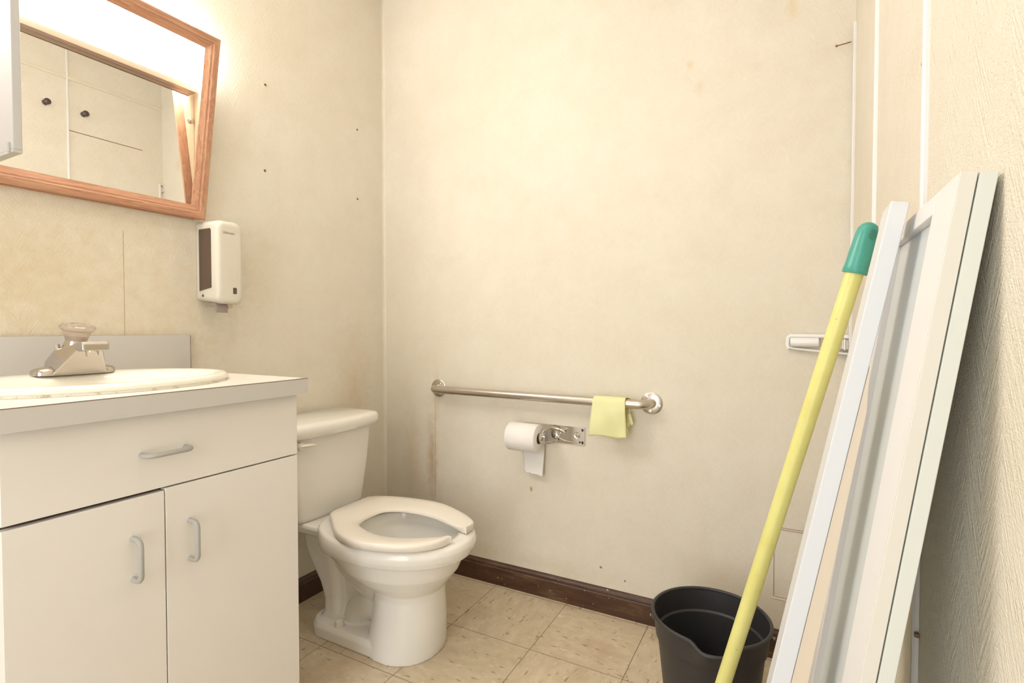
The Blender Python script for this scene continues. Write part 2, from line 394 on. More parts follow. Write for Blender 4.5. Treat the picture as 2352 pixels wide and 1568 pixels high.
def pull(bm, p0, p1, out, r=0.0048):
    p0 = Vector(p0); p1 = Vector(p1); out = Vector(out); d = (p1 - p0).normalized(); c = 0.012
    pts = [p0, p0 + out * 0.55] + [p0 + out * (0.55 + 0.45 * math.sin(a)) + d * c * (1 - math.cos(a)) for a in (R(30), R(60), R(90))]
    pts += [p1 + out * (0.55 + 0.45 * math.sin(a)) - d * c * (1 - math.cos(a)) for a in (R(90), R(60), R(30))] + [p1 + out * 0.55, p1]
    return tube(bm, pts, r, 14)
dr = obj('drawer', B(VX0 + 0.0005, VX1 - 0.0005, VY, VY + 0.018, 0.7235, 0.8705), M['white_lam'], v, bevel=0.0012)
obj('handle', pull(bmesh.new(), (0.526, VY, 0.794), (0.606, VY, 0.794), (0, -0.028, 0)), M['pull'], dr)
d1 = obj('door', B(VX0 + 0.0005, 0.5655, VY, VY + 0.018, 0.104, 0.7165), M['white_lam'], v, bevel=0.0012)
obj('handle', pull(bmesh.new(), (0.509, VY, 0.567), (0.509, VY, 0.643), (0, -0.028, 0)), M['pull'], d1)
d2 = obj('door', B(0.5675, VX1 - 0.0005, VY, VY + 0.018, 0.104, 0.7205), M['white_lam'], v, bevel=0.0012)
obj('handle', pull(bmesh.new(), (0.612, VY, 0.566), (0.612, VY, 0.644), (0, -0.028, 0)), M['pull'], d2)
# counter
ZC = 0.91; CX0, CX1, CY0 = 0.296, 0.882, 1.037
ct = thing('vanity_counter', (0.59, 1.33, 0.872), 'grey laminate sink counter with backsplash on the white vanity', 'countertop')
SX, SY, SA, SB = 0.570, 1.310, 0.250, 0.216
def ell(cx, cy, a, b, z, n=64): return [(cx + a * math.cos(2 * PI * k / n), cy + b * math.sin(2 * PI * k / n), z) for k in range(n)]
def slab_with_hole(x0, x1, y0, y1, z0, z1, cx, cy, a, b, n=64):
    bm = bmesh.new(); L = []
    for z in (z1, z0):
        inn = [bm.verts.new(p) for p in ell(cx, cy, a, b, z, n)]; out = []
        for k in range(n):
            c, s = math.cos(2 * PI * k / n), math.sin(2 * PI * k / n)
            tx = ((x1 if c > 0 else x0) - cx) / c if abs(c) > 1e-6 else 1e9
            ty = ((y1 if s > 0 else y0) - cy) / s if abs(s) > 1e-6 else 1e9
            t_ = min(tx, ty); out.append(bm.verts.new((cx + c * t_, cy + s * t_, z)))
        L.append((inn, out))
    for k in range(n):
        j = (k + 1) % n
        for inn, out in L: bm.faces.new((inn[k], inn[j], out[j], out[k]))
        bm.faces.new((L[0][0][k], L[0][0][j], L[1][0][j], L[1][0][k]))
        bm.faces.new((L[0][1][k], L[0][1][j], L[1][1][j], L[1][1][k]))
    return bm
obj('top', slab_with_hole(CX0, CX1, CY0 + 0.002, VB, ZC - 0.02, ZC, SX, SY, SA - 0.02, SB - 0.02), M['counter_top'], ct, smooth=False)
fb = bmesh.new(); box(fb, CX0, CX1 + 0.001, CY0, CY0 + 0.002, ZC - 0.0375, ZC - 0.0012); box(fb, CX0, CX1 - 0.001, CY0 + 0.002, CY0 + 0.018, ZC - 0.0375, ZC - 0.0201)
box(fb, CX1, CX1 + 0.001, CY0 + 0.002, VB, ZC - 0.0375, ZC - 0.0012); box(fb, CX1 - 0.006, CX1, CY0 + 0.018, VB, ZC - 0.0375, ZC - 0.0201)
obj('front_edge', fb, M['laminate'], ct, smooth=False)
obj('edge_seam', B(CX0, CX1 + 0.0012, CY0 - 0.0002, CY0 + 0.0022, ZC - 0.0012, ZC + 0.0002), M['edge_line'], ct, smooth=False)
obj('backsplash', B(CX0, 0.931, YA - 0.020, YA - 0.0015, ZC + 0.0005, 1.012), M['laminate'], ct, smooth=False)
obj('backsplash_seam', B(0.931, 0.9322, YA - 0.0205, YA - 0.0015, ZC + 0.0005, 1.012), M['edge_line'], ct, smooth=False)
# sink
sk = thing('sink_basin', (SX, SY, ZC), 'oval cream drop-in sink basin set in the grey counter', 'sink')
def skr(a, b, z, dy=0.0): return ell(SX, SY + dy, a, b, z)
prof = [(SA - 0.022, SB - 0.022, ZC - 0.004, 0), (SA - 0.004, SB - 0.004, ZC + 0.001, 0), (SA + 0.001, SB + 0.001, ZC + 0.006, 0), (SA, SB, ZC + 0.012, 0), (SA - 0.006, SB - 0.006, ZC + 0.017, 0), (SA - 0.014, SB - 0.014, ZC + 0.018, 0),
        (SA - 0.030, SB - 0.036, ZC + 0.015, -0.010), (SA - 0.038, SB - 0.055, ZC + 0.008, -0.020), (SA - 0.045, SB - 0.064, ZC - 0.008, -0.024), (SA - 0.06, SB - 0.078, ZC - 0.05, -0.024), (SA - 0.10, SB - 0.105, ZC - 0.10, -0.022), (0.09, 0.07, ZC - 0.135, -0.02), (0.024, 0.024, ZC - 0.143, -0.02)]
under = [(0.03, 0.03, ZC - 0.153, -0.02), (0.10, 0.08, ZC - 0.145, -0.02), (SA - 0.09, SB - 0.095, ZC - 0.108, -0.02), (SA - 0.05, SB - 0.068, ZC - 0.055, -0.02), (SA - 0.035, SB - 0.045, ZC - 0.02, -0.01)]
obj('bowl', rings(bmesh.new(), [skr(*p) for p in prof] + [skr(*p) for p in under], closed=True), M['sinkp'], sk, angle=60)
obj('caulk_line', rings(bmesh.new(), [ell(SX, SY, SA - 0.004, SB - 0.004, ZC + 0.0002), ell(SX, SY, SA + 0.0015, SB + 0.0015, ZC + 0.0002), ell(SX, SY, SA + 0.0005, SB + 0.0005, ZC + 0.0045), ell(SX, SY, SA - 0.005, SB - 0.005, ZC + 0.0045)], closed=True), M['caulk'], sk)
obj('drain', lathe(bmesh.new(), [(0.024, 0), (0.024, 0.004), (0.018, 0.005), (0.012, 0.003), (0, 0.003)], (SX, SY - 0.02, ZC - 0.1455)), M['chrome'], sk)
# faucet
FX, FY, FZ = 0.590, 1.478, ZC + 0.0155
fa = thing('sink_faucet', (FX, FY, FZ), 'worn chrome faucet with round clear knob on the oval sink', 'faucet')
def hull(pts):
    bm = bmesh.new(); vs = [bm.verts.new(p) for p in pts]
    r = bmesh.ops.convex_hull(bm, input=vs)
    bmesh.ops.delete(bm, geom=list({g for g in r['geom_interior'] + r['geom_unused'] if isinstance(g, bmesh.types.BMVert)}), context='VERTS')
    return bm
obj('base_plate', rings(bmesh.new(), [rrect(FX, FY, 0.080, 0.026, 0.024, FZ), rrect(FX, FY, 0.080, 0.026, 0.024, FZ + 0.009), rrect(FX, FY, 0.076, 0.021, 0.019, FZ + 0.014), rrect(FX, FY, 0.06, 0.013, 0.012, FZ + 0.019)]), M['chrome'], fa, angle=50)
def P(dx, dy, dz): return (FX + dx, FY + dy, FZ + dz)
body = hull([P(s * x, y, z) for s in (-1, 1) for x, y, z in ((0.053, -0.030, 0.001), (0.053, 0.022, 0.001), (0.047, 0.024, 0.03), (0.027, 0.022, 0.060), (0.025, -0.03, 0.066), (0.024, -0.070, 0.071), (0.024, -0.078, 0.058), (0.046, -0.034, 0.006))])
headb = hull([P(s * x, y, z) for s in (-1, 1) for x, y, z in ((0.022, -0.045, 0.068), (0.0255, -0.068, 0.074), (0.027, -0.098, 0.076), (0.027, -0.1035, 0.070), (0.026, -0.1035, 0.056), (0.025, -0.066, 0.053))])
old_ = hull([P(s * x, y, z) for s in (-1, 1) for x, y, z in ((0.053, -0.030, 0.001), (0.053, 0.022, 0.001), (0.047, 0.024, 0.03), (0.026, 0.022, 0.060), (0.024, -0.03, 0.066), (0.023, -0.085, 0.078), (0.023, -0.098, 0.074), (0.023, -0.099, 0.062), (0.026, -0.075, 0.056), (0.047, -0.031, 0.008))])
old_.free()
obj('body', body, M['chrome'], fa, bevel=0.004, seg=3)
obj('spout', headb, M['chrome'], fa, bevel=0.004, seg=3)
obj('aerator', lathe(bmesh.new(), [(0.0, -0.010), (0.010, -0.010), (0.0115, -0.006), (0.012, 0.004), (0.0, 0.004)], P(0, -0.084, 0.052), n=24), M['chrome'], fa)
ax = Vector((0.04, -0.18, 1)).normalized()
obj('stem', lathe(bmesh.new(), [(0.026, 0.0), (0.024, 0.015), (0.020, 0.034), (0.017, 0.045), (0, 0.045)], P(0, -0.002, 0.045), ax, 28), M['chrome'], fa)
kb = bmesh.new(); n = 96; kr = []
for r, h, rb in ((0.002, 0.030, 0), (0.019, 0.032, 0), (0.0235, 0.046, 0), (0.0245, 0.050, .0008), (0.0255, 0.057, .0008), (0.031, 0.060, 0), (0.0345, 0.066, 0), (0.034, 0.070, 0), (0.029, 0.073, 0), (0.015, 0.0745, 0), (0.013, 0.070, 0), (0.002, 0.069, 0)):
    a, b = frame(ax); c0 = Vector(P(0, -0.002, 0.045)) + ax * (h - 0.002)
    kr.append([c0 + a * ((r + rb * (-1) ** k) * math.cos(2 * PI * k / n)) + b * ((r + rb * (-1) ** k) * math.sin(2 * PI * k / n)) for k in range(n)])
obj('knob', rings(kb, kr), M['acrylic'], fa, angle=50)
obj('knob_cap', lathe(bmesh.new(), [(0.0, 0), (0.012, 0), (0.012, 0.003), (0.006, 0.005), (0, 0.005)], Vector(P(0, -0.002, 0.045)) + ax * 0.0675, ax, 24), M['polished'], fa)
obj('lift_rod', tube(bmesh.new(), [P(-0.024, 0.008, 0.045), P(-0.030, 0.010, 0.068)], [0.004, 0.007], 8), M['chrome'], fa)

# ------------------------------------------------------------ mirror with lamp
MX0, MX1 = 0.180, 0.976
mi = thing('wall_mirror', ((MX0 + MX1) / 2, YA, 1.362), 'oak framed wall mirror with built-in lamp above the sink', 'mirror')
zb, zt, yb, yt = 1.3635, 1.889, 1.594, 1.505        # outer front edge bottom/top of the tilted frame
fw_ = 0.040
ud = Vector((0, yt - yb, zt - zb)).normalized(); nd_ = Vector((0, -ud.z, ud.y)); nd_ = nd_ if nd_.y < 0 else -nd_
L_ = math.hypot(yt - yb, zt - zb)
def fp(x, s, d): return Vector((x, yb, zb)) + ud * s + nd_ * d     # x, up the frame, out of the frame
def rail(name, a, b, inward, m):
    # moulded profile across the rail: (inward, depth)
    pr = [(0, -0.020), (0, 0), (0.004, 0.004), (0.018, 0.004), (0.022, 0.001), (0.026, 0.001), (0.034, -0.004), (fw_, -0.006), (fw_, -0.012), (0.02, -0.020)]
    A, Bp = a, b; bm = bmesh.new(); R0 = []; R1 = []
    for i_, d_ in pr:
        pa = (a[0] + inward[0] * i_ + inward[2] * i_, a[1] + inward[1] * i_ + inward[3] * i_)
        pb_ = (b[0] + inward[0] * i_ - inward[2] * i_, b[1] + inward[1] * i_ - inward[3] * i_)
        R0.append(fp(pa[0], pa[1], d_)); R1.append(fp(pb_[0], pb_[1], d_))
    rings(bm, [R0, R1]); return obj(name, bm, m, mi, angle=30)
rail('frame_rail', (MX0, 0), (MX1, 0), (0, 1, 1, 0), M['oakx'])
rail('frame_rail', (MX0, L_), (MX1, L_), (0, -1, 1, 0), M['oakx'])
rail('frame_stile', (MX1, 0), (MX1, L_), (-1, 0, 0, 1), M['oakz'])
rail('frame_stile', (MX0, 0), (MX0, L_), (1, 0, 0, 1), M['oakz'])
yw = YA - 0.0015
def side(x0, x1):
    a, b_, c, d = fp(x0, 0.002, -0.021), fp(x0, L_ - 0.002, -0.021), (x0, yw, 1.80), (x0, yw, zb + 0.002)
    return prism(bmesh.new(), [a, b_, c, d], (x1 - x0, 0, 0))
obj('side_panel', side(MX1 - 0.020, MX1 - 0.006), M['inner'], mi, smooth=False)
obj('side_panel', side(MX0 + 0.006, MX0 + 0.020), M['inner'], mi, smooth=False)
obj('bottom_panel', B(MX0 + 0.021, MX1 - 0.021, yb + 0.018, yw, zb + 0.0005, zb + 0.012), M['oakx'], mi, smooth=False)
obj('back_panel', B(MX0 + 0.021, MX1 - 0.021, YA - 0.0085, yw, zb + 0.013, zt - 0.02), M['metalwhite'], mi, smooth=False)
obj('mirror_glass', B(MX0 + 0.021, MX1 - 0.021, YA - 0.014, YA - 0.009, zb + 0.0125, 1.742), M['mirror'], mi, smooth=False)
lh = bmesh.new(); box(lh, MX0 + 0.022, MX1 - 0.022, YA - 0.036, YA - 0.009, 1.7425, 1.752); box(lh, MX0 + 0.022, MX1 - 0.022, YA - 0.038, YA - 0.0361, 1.741, 1.758)
la = obj('lamp_housing', lh, M['housing'], mi, bevel=0.001)
obj('lamp_diffuser', rings(bmesh.new(), [[(x, y_, z_) for y_, z_ in ((YA - 0.010, 1.756), (YA - 0.030, 1.756), (YA - 0.042, 1.764), (YA - 0.055, 1.80), (YA - 0.058, 1.84), (YA - 0.056, 1.90), (YA - 0.045, 1.93), (YA - 0.030, 1.940), (YA - 0.010, 1.942))] for x in (MX0 + 0.024, MX1 - 0.024)]), M['lamp'], la, angle=40)
obj('glass_clip', lathe(bmesh.new(), [(0.009, 0), (0.009, 0.003), (0.004, 0.006), (0, 0.006)], (MX1 - 0.030, YA - 0.014, 1.66), (0, -1, 0), 16), M['chrome'], mi)
# white cabinet door standing open before the mirror's left part
cd_ = thing('cabinet_door', (0.47, 1.45, 1.385), 'white metal cabinet door standing open before the oak framed mirror', 'cabinet door')
obj('door_shell', B(0.4490, 0.4635, 1.355, 1.505, 1.3855, 2.15), M['metalwhite'], cd_, bevel=0.0015)
obj('bottom_cap', hull([(x, y, z) for z in (1.380, 1.3855) for x, y in ((0.449, 1.356), (0.4635, 1.356), (0.449, 1.505), (0.4635, 1.505))]), M['greymetal'], cd_, smooth=False)
obj('hinge', tube(bmesh.new(), [(0.4475, 1.372, 1.381), (0.4475, 1.372, 1.40)], 0.003, 12), M['greymetal'], cd_)
obj('hinge_arm', B(0.452, 0.460, 1.500, YA - 0.002, 1.92, 1.96), M['greymetal'], cd_, smooth=False)

# ------------------------------------------------------------ soap dispenser
sd = thing('soap_dispenser', (1.005, YA, 1.10), 'beige wall soap dispenser below the mirror corner, beside the backsplash', 'soap dispenser')
DX0, DX1, DY0 = 0.965, 1.052, 1.520
def dring(x0, x1, y0, z0, z1, r):   # rounded outline in x-z at depth y0
    out = []
    cx, cz, hx, hz = (x0 + x1) / 2, (z0 + z1) / 2, (x1 - x0) / 2, (z1 - z0) / 2
    for sx, sz, a0 in ((1, 1, 0), (-1, 1, 90), (-1, -1, 180), (1, -1, 270)):
        for k in range(7):
            a = R(a0 + 15 * k); out.append((cx + sx * (hx - r) + r * math.cos(a), y0, cz + sz * (hz - r) + r * math.sin(a)))
    return out
obj('cover', rings(bmesh.new(), [dring(DX0, DX1, YA - 0.0015, 1.118, 1.3605, 0.012), dring(DX0, DX1, YA - 0.045, 1.112, 1.3605, 0.018), dring(DX0 + 0.001, DX1, DY0 + 0.014, 1.106, 1.360, 0.020), dring(DX0 + 0.003, DX1 - 0.003, DY0 + 0.005, 1.109, 1.356, 0.020), dring(DX0 + 0.009, DX1 - 0.009, DY0 + 0.0005, 1.115, 1.350, 0.018), dring(DX0 + 0.016, DX1 - 0.016, DY0, 1.122, 1.343, 0.014)]), M['disp'], sd, angle=50)
obj('side_window', rings(bmesh.new(), [[(DX0 - 0.0015, 1.608 - (0.058) * a, 1.150 + 0.185 * b + (0.010 if a == 0 and b == 0 else 0) * 0) for a, b in ((0, -0.02), (1, 0.03), (1, 0.97), (0.94, 1.0), (0, 1.0))], [(DX0 + 0.01, 1.608 - (0.058) * a, 1.150 + 0.185 * b) for a, b in ((0, -0.02), (1, 0.03), (1, 0.97), (0.94, 1.0), (0, 1.0))]]), M['window'], sd, smooth=False)
obj('front_window', B(1.0150, 1.0265, DY0 - 0.0008, DY0 + 0.004, 1.138, 1.157), M['window'], sd, smooth=False)
obj('push_lever', prism(bmesh.new(), [(0.972, 1.595, 1.110), (0.972, 1.545, 1.110), (0.972, 1.538, 1.097), (0.972, 1.536, 1.080), (0.972, 1.541, 1.080), (0.972, 1.548, 1.096), (0.972, 1.595, 1.101)], (0.036, 0, 0)), M['lever'], sd, bevel=0.001)
obj('nozzle', lathe(bmesh.new(), [(0.0, 0), (0.008, 0), (0.009, 0.006), (0.009, 0.016), (0, 0.016)], (1.020, 1.548, 1.094)), M['nozzle'], sd)
obj('lock', lathe(bmesh.new(), [(0.004, 0), (0.004, 0.002), (0, 0.002)], (DX0 + 0.0005, 1.592, 1.132), (-1, 0, 0), 14), M['window'], sd)
tx = bpy.data.curves.new('lettering', 'FONT'); tx.body = 'Ultimatic'; tx.size = 0.0105; tx.extrude = 0.0001
tmp = bpy.data.objects.new('lettering_curve', tx); COL.objects.link(tmp); bpy.context.view_layer.update()
me_ = bpy.data.meshes.new_from_object(tmp.evaluated_get(bpy.context.evaluated_depsgraph_get())); bpy.data.objects.remove(tmp)
me_.materials.clear(); me_.materials.append(M['ink'])
to = bpy.data.objects.new('lettering', me_); COL.objects.link(to); to.parent = sd
to.location = Vector((0.9840, DY0 - 0.0003, 1.3200)) - sd.location; to.rotation_euler = (R(90), 0, 0)
obj('logo_line', B(0.983, 1.036, DY0 - 0.0003, DY0 + 0.0005, 1.3293, 1.3299), M['disp'], sd, smooth=False)
ob = bmesh.new()
for a in ((0.998, 1.030, 1.214, 1.215), (1.030, 1.031, 1.176, 1.215), (1.0, 1.026, 1.206, 1.2065), (1.0, 1.026, 1.199, 1.1995), (1.004, 1.020, 1.190, 1.191)): box(ob, a[0], a[1], DY0 - 0.0003, DY0 + 0.0005, a[2], a[3])
obj('embossed_label', ob, mat('emboss', (0.62, 0.58, 0.49), 0.5), sd, smooth=False)

# ------------------------------------------------------------ toilet
TX = 1.315
to_ = thing('toilet', (TX, 1.25, 0), 'cream white two-piece toilet with open-front seat beside the vanity', 'toilet')
def egg(cx, hw, y0, y1, z, n=56, pw=2.3, ym=None):
    out = []; ym = ym if ym is not None else y0 + (y1 - y0) * 0.52
    for k in range(n):
        a = 2 * PI * k / n; c, s = math.cos(a), math.sin(a)
        e = 2 / pw if s > 0 else 2 / 2.08
        out.append((cx + hw * math.copysign(abs(c) ** e, c), ym + (y1 - ym if s > 0 else ym - y0) * math.copysign(abs(s) ** e, s), z))
    return out
bm = bmesh.new()
rings(bm, [egg(TX + 0.010, 0.128, 0.975, 1.22, 0.0), egg(TX + 0.010, 0.127, 0.972, 1.22, 0.02), egg(TX + 0.008, 0.118, 0.966, 1.20, 0.10), egg(TX + 0.004, 0.107, 0.966, 1.19, 0.19), egg(TX, 0.109, 0.963, 1.20, 0.212),
    egg(TX, 0.135, 0.940, 1.26, 0.240), egg(TX, 0.160, 0.912, 1.33, 0.275), egg(TX, 0.173, 0.893, 1.38, 0.316), egg(TX, 0.177, 0.888, 1.39, 0.3295), egg(TX, 0.194, 0.864, 1.40, 0.3325), egg(TX, 0.199, 0.856, 1.40, 0.350), egg(TX, 0.200, 0.853, 1.40, 0.366), egg(TX, 0.196, 0.858, 1.40, 0.380), egg(TX, 0.187, 0.868, 1.40, 0.3865),
    egg(TX, 0.155, 0.902, 1.30, 0.3865), egg(TX, 0.142, 0.915, 1.27, 0.380), egg(TX, 0.138, 0.920, 1.26, 0.355), egg(TX, 0.140, 0.93, 1.26, 0.34), egg(TX, 0.12, 0.96, 1.24, 0.28), egg(TX, 0.07, 1.02, 1.20, 0.22), egg(TX, 0.045, 1.06, 1.16, 0.18)])
# deck behind the bowl
def rr(cx, cy, hx, hy, r, z): return rrect(cx, cy, hx, hy, r, z, 6)
rings(bm, [rr(TX, 1.47, 0.090, 0.105, 0.03, 0.325), rr(TX, 1.46, 0.118, 0.145, 0.04, 0.345), rr(TX, 1.46, 0.125, 0.150, 0.04, 0.365), rr(TX, 1.46, 0.122, 0.148, 0.04, 0.376)])
# rear column with S profile, web, trapway, foot
def col(y0, y1, hw, z): return rr(TX, (y0 + y1) / 2, hw, (y1 - y0) / 2, 0.03, z)
rings(bm, [col(1.31, 1.435, 0.085, 0.02), col(1.325, 1.405, 0.072, 0.07), col(1.325, 1.412, 0.066, 0.11), col(1.33, 1.432, 0.066, 0.16), col(1.34, 1.468, 0.070, 0.22), col(1.35, 1.492, 0.074, 0.27), col(1.35, 1.50, 0.080, 0.34)])
rings(bm, [rr(TX, 1.25, 0.036, 0.12, 0.02, 0.01), rr(TX, 1.25, 0.036, 0.12, 0.02, 0.30)])
tube(bm, catmull([(TX, 1.40, 0.315), (TX, 1.33, 0.262), (TX, 1.28, 0.222), (TX, 1.22, 0.190), (TX, 1.12, 0.180)], 5), 0.068, 24)
tube(bm, catmull([(TX, 1.10, 0.09), (TX, 1.20, 0.115), (TX, 1.26, 0.095), (TX, 1.29, 0.04)], 5), 0.062, 20)
rings(bm, [rr(TX + 0.004, 1.245, 0.115, 0.200, 0.07, 0.0), rr(TX + 0.004, 1.245, 0.115, 0.200, 0.07, 0.034), rr(TX + 0.004, 1.245, 0.107, 0.192, 0.065, 0.048)])
bowl = obj('bowl', bm, M['porcelain'], to_)
rm = bowl.modifiers.new('merge', 'REMESH'); rm.mode = 'VOXEL'; rm.voxel_size = 0.0032; rm.use_smooth_shade = True
sm_ = bowl.modifiers.new('smooth', 'SMOOTH'); sm_.factor = 0.5; sm_.iterations = 5
obj('bolt_cap', lathe(bmesh.new(), [(0.0150, -0.008), (0.0155, 0.010), (0.0135, 0.024), (0.008, 0.028), (0, 0.0285)], (TX - 0.087, 1.305, 0.043), n=20), M['seat'], to_)
obj('bolt_cap', lathe(bmesh.new(), [(0.012, -0.004), (0.0125, 0.008), (0.0105, 0.022), (0.006, 0.026), (0, 0.0265)], (TX + 0.091, 1.318, 0.045), n=20), M['seat'], to_)
# seat
OUT = [(1.368, 1.374), (1.300, 1.374), (1.262, 1.371), (1.244, 1.362), (1.205, 1.312), (1.132, 1.211), (1.109, 1.106), (1.133, 1.004), (1.176, 0.930), (1.232, 0.892), (1.268, 0.890)]
OUTR = [(1.368, 1.374), (1.420, 1.374), (1.446, 1.366), (1.475, 1.310), (1.498, 1.225), (1.506, 1.10), (1.468, 0.985), (1.425, 0.912), (1.395, 0.884), (1.352, 0.886)]
INN = [(1.325, 1.245), (1.272, 1.240), (1.226, 1.205), (1.199, 1.10), (1.222, 1.01), (1.258, 0.95), (1.276, 0.915)]
INNR = [(1.325, 1.245), (1.372, 1.238), (1.402, 1.19), (1.413, 1.11), (1.402, 1.03), (1.375, 0.955), (1.356, 0.905)]
def c2(l): return [Vector((x, y, 0)) for x, y in l]
def side_pts(a): return resample(catmull(c2(a), 8), 30)
oo = side_pts(OUT)[::-1] + side_pts(OUTR)[1:]; ii = side_pts(INN)[::-1] + side_pts(INNR)[1:]
bs = bmesh.new(); secs = []
for o_, i_ in zip(oo, ii):
    def at(t_, z): p = o_.lerp(i_, t_); return (p.x, p.y, z)
    secs.append([at(0.04, 0.3895), at(0.0, 0.3925), at(0.0, 0.405), at(0.02, 0.4095), at(0.07, 0.4120), at(0.30, 0.412), at(0.7, 0.4075), at(0.92, 0.4025), at(0.99, 0.398), at(1.0, 0.392), at(0.95, 0.3895)])
# round the two free ends
def endring(sec, shift, k):
    c = sum((Vector(p) for p in sec), Vector()) / len(sec)
    return [tuple(c + (Vector(p) - c) * k + shift) for p in sec]
secs = [endring(secs[0], Vector((0.006, -0.009, 0)), 0.55), endring(secs[0], Vector((0.003, -0.006, 0)), 0.88)] + secs + [endring(secs[-1], Vector((-0.003, -0.006, 0)), 0.88), endring(secs[-1], Vector((-0.006, -0.009, 0)), 0.55)]
obj('seat', rings(bs, secs), M['seat'], to_, angle=60)
for sx in (-0.07, 0.07):
    obj('seat_hinge', rings(bmesh.new(), [rr(TX + 0.03 + sx, 1.362, 0.016, 0.011, 0.008, 0.378), rr(TX + 0.03 + sx, 1.362, 0.015, 0.010, 0.008, 0.3900)]), M['seat'], to_)
# tank and lid
TC = TX + 0.010
def tr(hx, y0, y1, r, z, bow=0.006):
    pts = rrect(TC, (y0 + y1) / 2, hx, (y1 - y0) / 2, r, z, 8)
    out = []
    for x, y, zz in pts:
        if y < (y0 + y1) / 2: y -= bow * (1 - ((x - TC) / hx) ** 2) 
        out.append((x, y, zz))
    # subdivide front edge for the bow
    o2 = []
    for a, b in zip(out, out[1:] + out[:1]):
        o2.append(a)
        if abs(a[0] - b[0]) > 0.1:
            for k in range(1, 10):
                t_ = k / 10; x = a[0] + (b[0] - a[0]) * t_; yv = a[1] + (b[1] - a[1]) * t_
                if yv < (y0 + y1) / 2: yv = min(a[1], b[1]) - bow * (1 - ((x - TC) / hx) ** 2)
                o2.append((x, yv, zz))
    return o2
obj('tank', rings(bmesh.new(), [tr(0.130, 1.450, 1.585, 0.03, 0.372), tr(0.153, 1.434, 1.598, 0.035, 0.378), tr(0.160, 1.430, 1.602, 0.036, 0.392), tr(0.178, 1.420, 1.604, 0.036, 0.54), tr(0.189, 1.414, 1.605, 0.036, 0.668)]), M['porcelain'], to_, angle=60)
obj('tank_lid', rings(bmesh.new(), [tr(0.194, 1.408, 1.607, 0.036, 0.666, 0.012), tr(0.210, 1.396, 1.610, 0.038, 0.672, 0.016), tr(0.213, 1.393, 1.611, 0.038, 0.688, 0.016), tr(0.212, 1.394, 1.611, 0.038, 0.703, 0.016), tr(0.206, 1.400, 1.608, 0.036, 0.712, 0.014), tr(0.190, 1.418, 1.600, 0.03, 0.7155, 0.012)]), M['porcelain'], to_, angle=60)
fl_ = obj('flush_handle', tube(bmesh.new(), [(1.075 + 0.085, 1.412, 0.648), (1.16, 1.392, 0.648)], [0.012, 0.012], 16), M['seat'], to_)
obj('lever_arm', tube(bmesh.new(), [(1.150, 1.388, 0.650), (1.165, 1.386, 0.650), (1.185, 1.386, 0.648), (1.205, 1.387, 0.646), (1.214, 1.388, 0.645)], [0.004, 0.009, 0.010, 0.007, 0.002], 14, sc=(1, 0.6)), M['seat'], fl_)

# ------------------------------------------------------------ grab bar
gz, gx = 0.776, XB - 0.055
g = thing('grab_bar', (XB, 0.871, gz), 'brushed steel grab bar screwed to the end wall', 'grab bar')
pts = [(XB - 0.001, 1.322, gz + 0.002)] + [(gx + 0.035 - 0.035 * math.sin(a), 1.322 - 0.035 * (1 - math.cos(a)), gz + 0.002) for a in [R(15 * k) for k in range(7)]]
pts += [(gx + 0.035 - 0.035 * math.sin(a), 0.420 + 0.035 * (1 - math.cos(a)), gz - 0.003) for a in [R(15 * k) for k in range(6, -1, -1)]] + [(XB - 0.001, 0.420, gz - 0.003)]
obj('bar', tube(bmesh.new(), pts, 0.016, 24), M['steel'], g, angle=60)
for yy, zz in ((1.322, gz + 0.002), (0.420, gz - 0.003)):
    fl = obj('flange', lathe(bmesh.new(), [(0.0, 0.0), (0.0375, 0.0), (0.0375, 0.002), (0.034, 0.0045), (0.017, 0.005), (0.0165, 0.008)], (XB - 0.0005, yy, zz), (-1, 0, 0), 40), M['steel'], g)
    for a in (90 + 35, -15, -100) if yy < 1 else (60, -60, 180):
        obj('screw', lathe(bmesh.new(), [(0.0055, 0), (0.005, 0.0022), (0.002, 0.0026), (0.0018, 0.001), (0, 0.001)], (XB - 0.0052, yy + 0.027 * -math.cos(R(a)), zz + 0.027 * math.sin(R(a))), (-1, 0, 0), 14), M['polished'], fl)

# ------------------------------------------------------------ rubber glove over the bar
bg = bmesh.new()
def gx_(s):   # path over the bar, s metres; returns x,z ; s=0 at top
    r = 0.0185; q = r * PI / 2
    if s < -q: return gx - r - 0.002 * math.sin((-s - q) * 30), gz + (-(-s - q))
    if s > q: return gx + r, gz - (s - q)
    a = s / r; return gx + r * math.sin(a), gz + r * math.cos(a)
ny, ns = 22, 34; gr_ = []
for i in range(ns + 1):
    s = -0.150 + i * (0.150 + 0.115) / ns; row = []
    for j in range(ny + 1):
        t_ = j / ny; wd = 0.056 if s > 0 else 0.056 + 0.010 * min(1, -s / 0.14)
        wd = wd if s < 0.03 else 0.045
        yc_ = 0.549 + 0.004 * (-s / 0.14 if s < 0 else 0) - (0.018 if s > 0.02 else 0.018 * max(0, s) / 0.02)
        x, z = gx_(s); y = yc_ + wd * (1 - 2 * t_)
        amp = min(1, abs(s) / 0.06)
        x += amp * (0.0025 * math.sin(t_ * 9 + s * 20) + 0.003 * math.sin(t_ * 4.0 - s * 35)) - (0.004 if s < 0 else 0) * amp
        if i == 0: z += 0.004 * math.sin(t_ * 7) + 0.003 * t_
        row.append(bg.verts.new((x, y, z)))
    gr_.append(row)
for i in range(ns):
    for j in range(ny): bg.faces.new((gr_[i][j], gr_[i][j + 1], gr_[i + 1][j + 1], gr_[i + 1][j]))
glove = obj('rubber_glove', bg, M['glove'], None, angle=80)
so = glove.modifiers.new('thick', 'SOLIDIFY'); so.thickness = 0.0018; so.offset = 0
tag(glove, 'pale yellow rubber glove draped over the steel grab bar', 'glove')
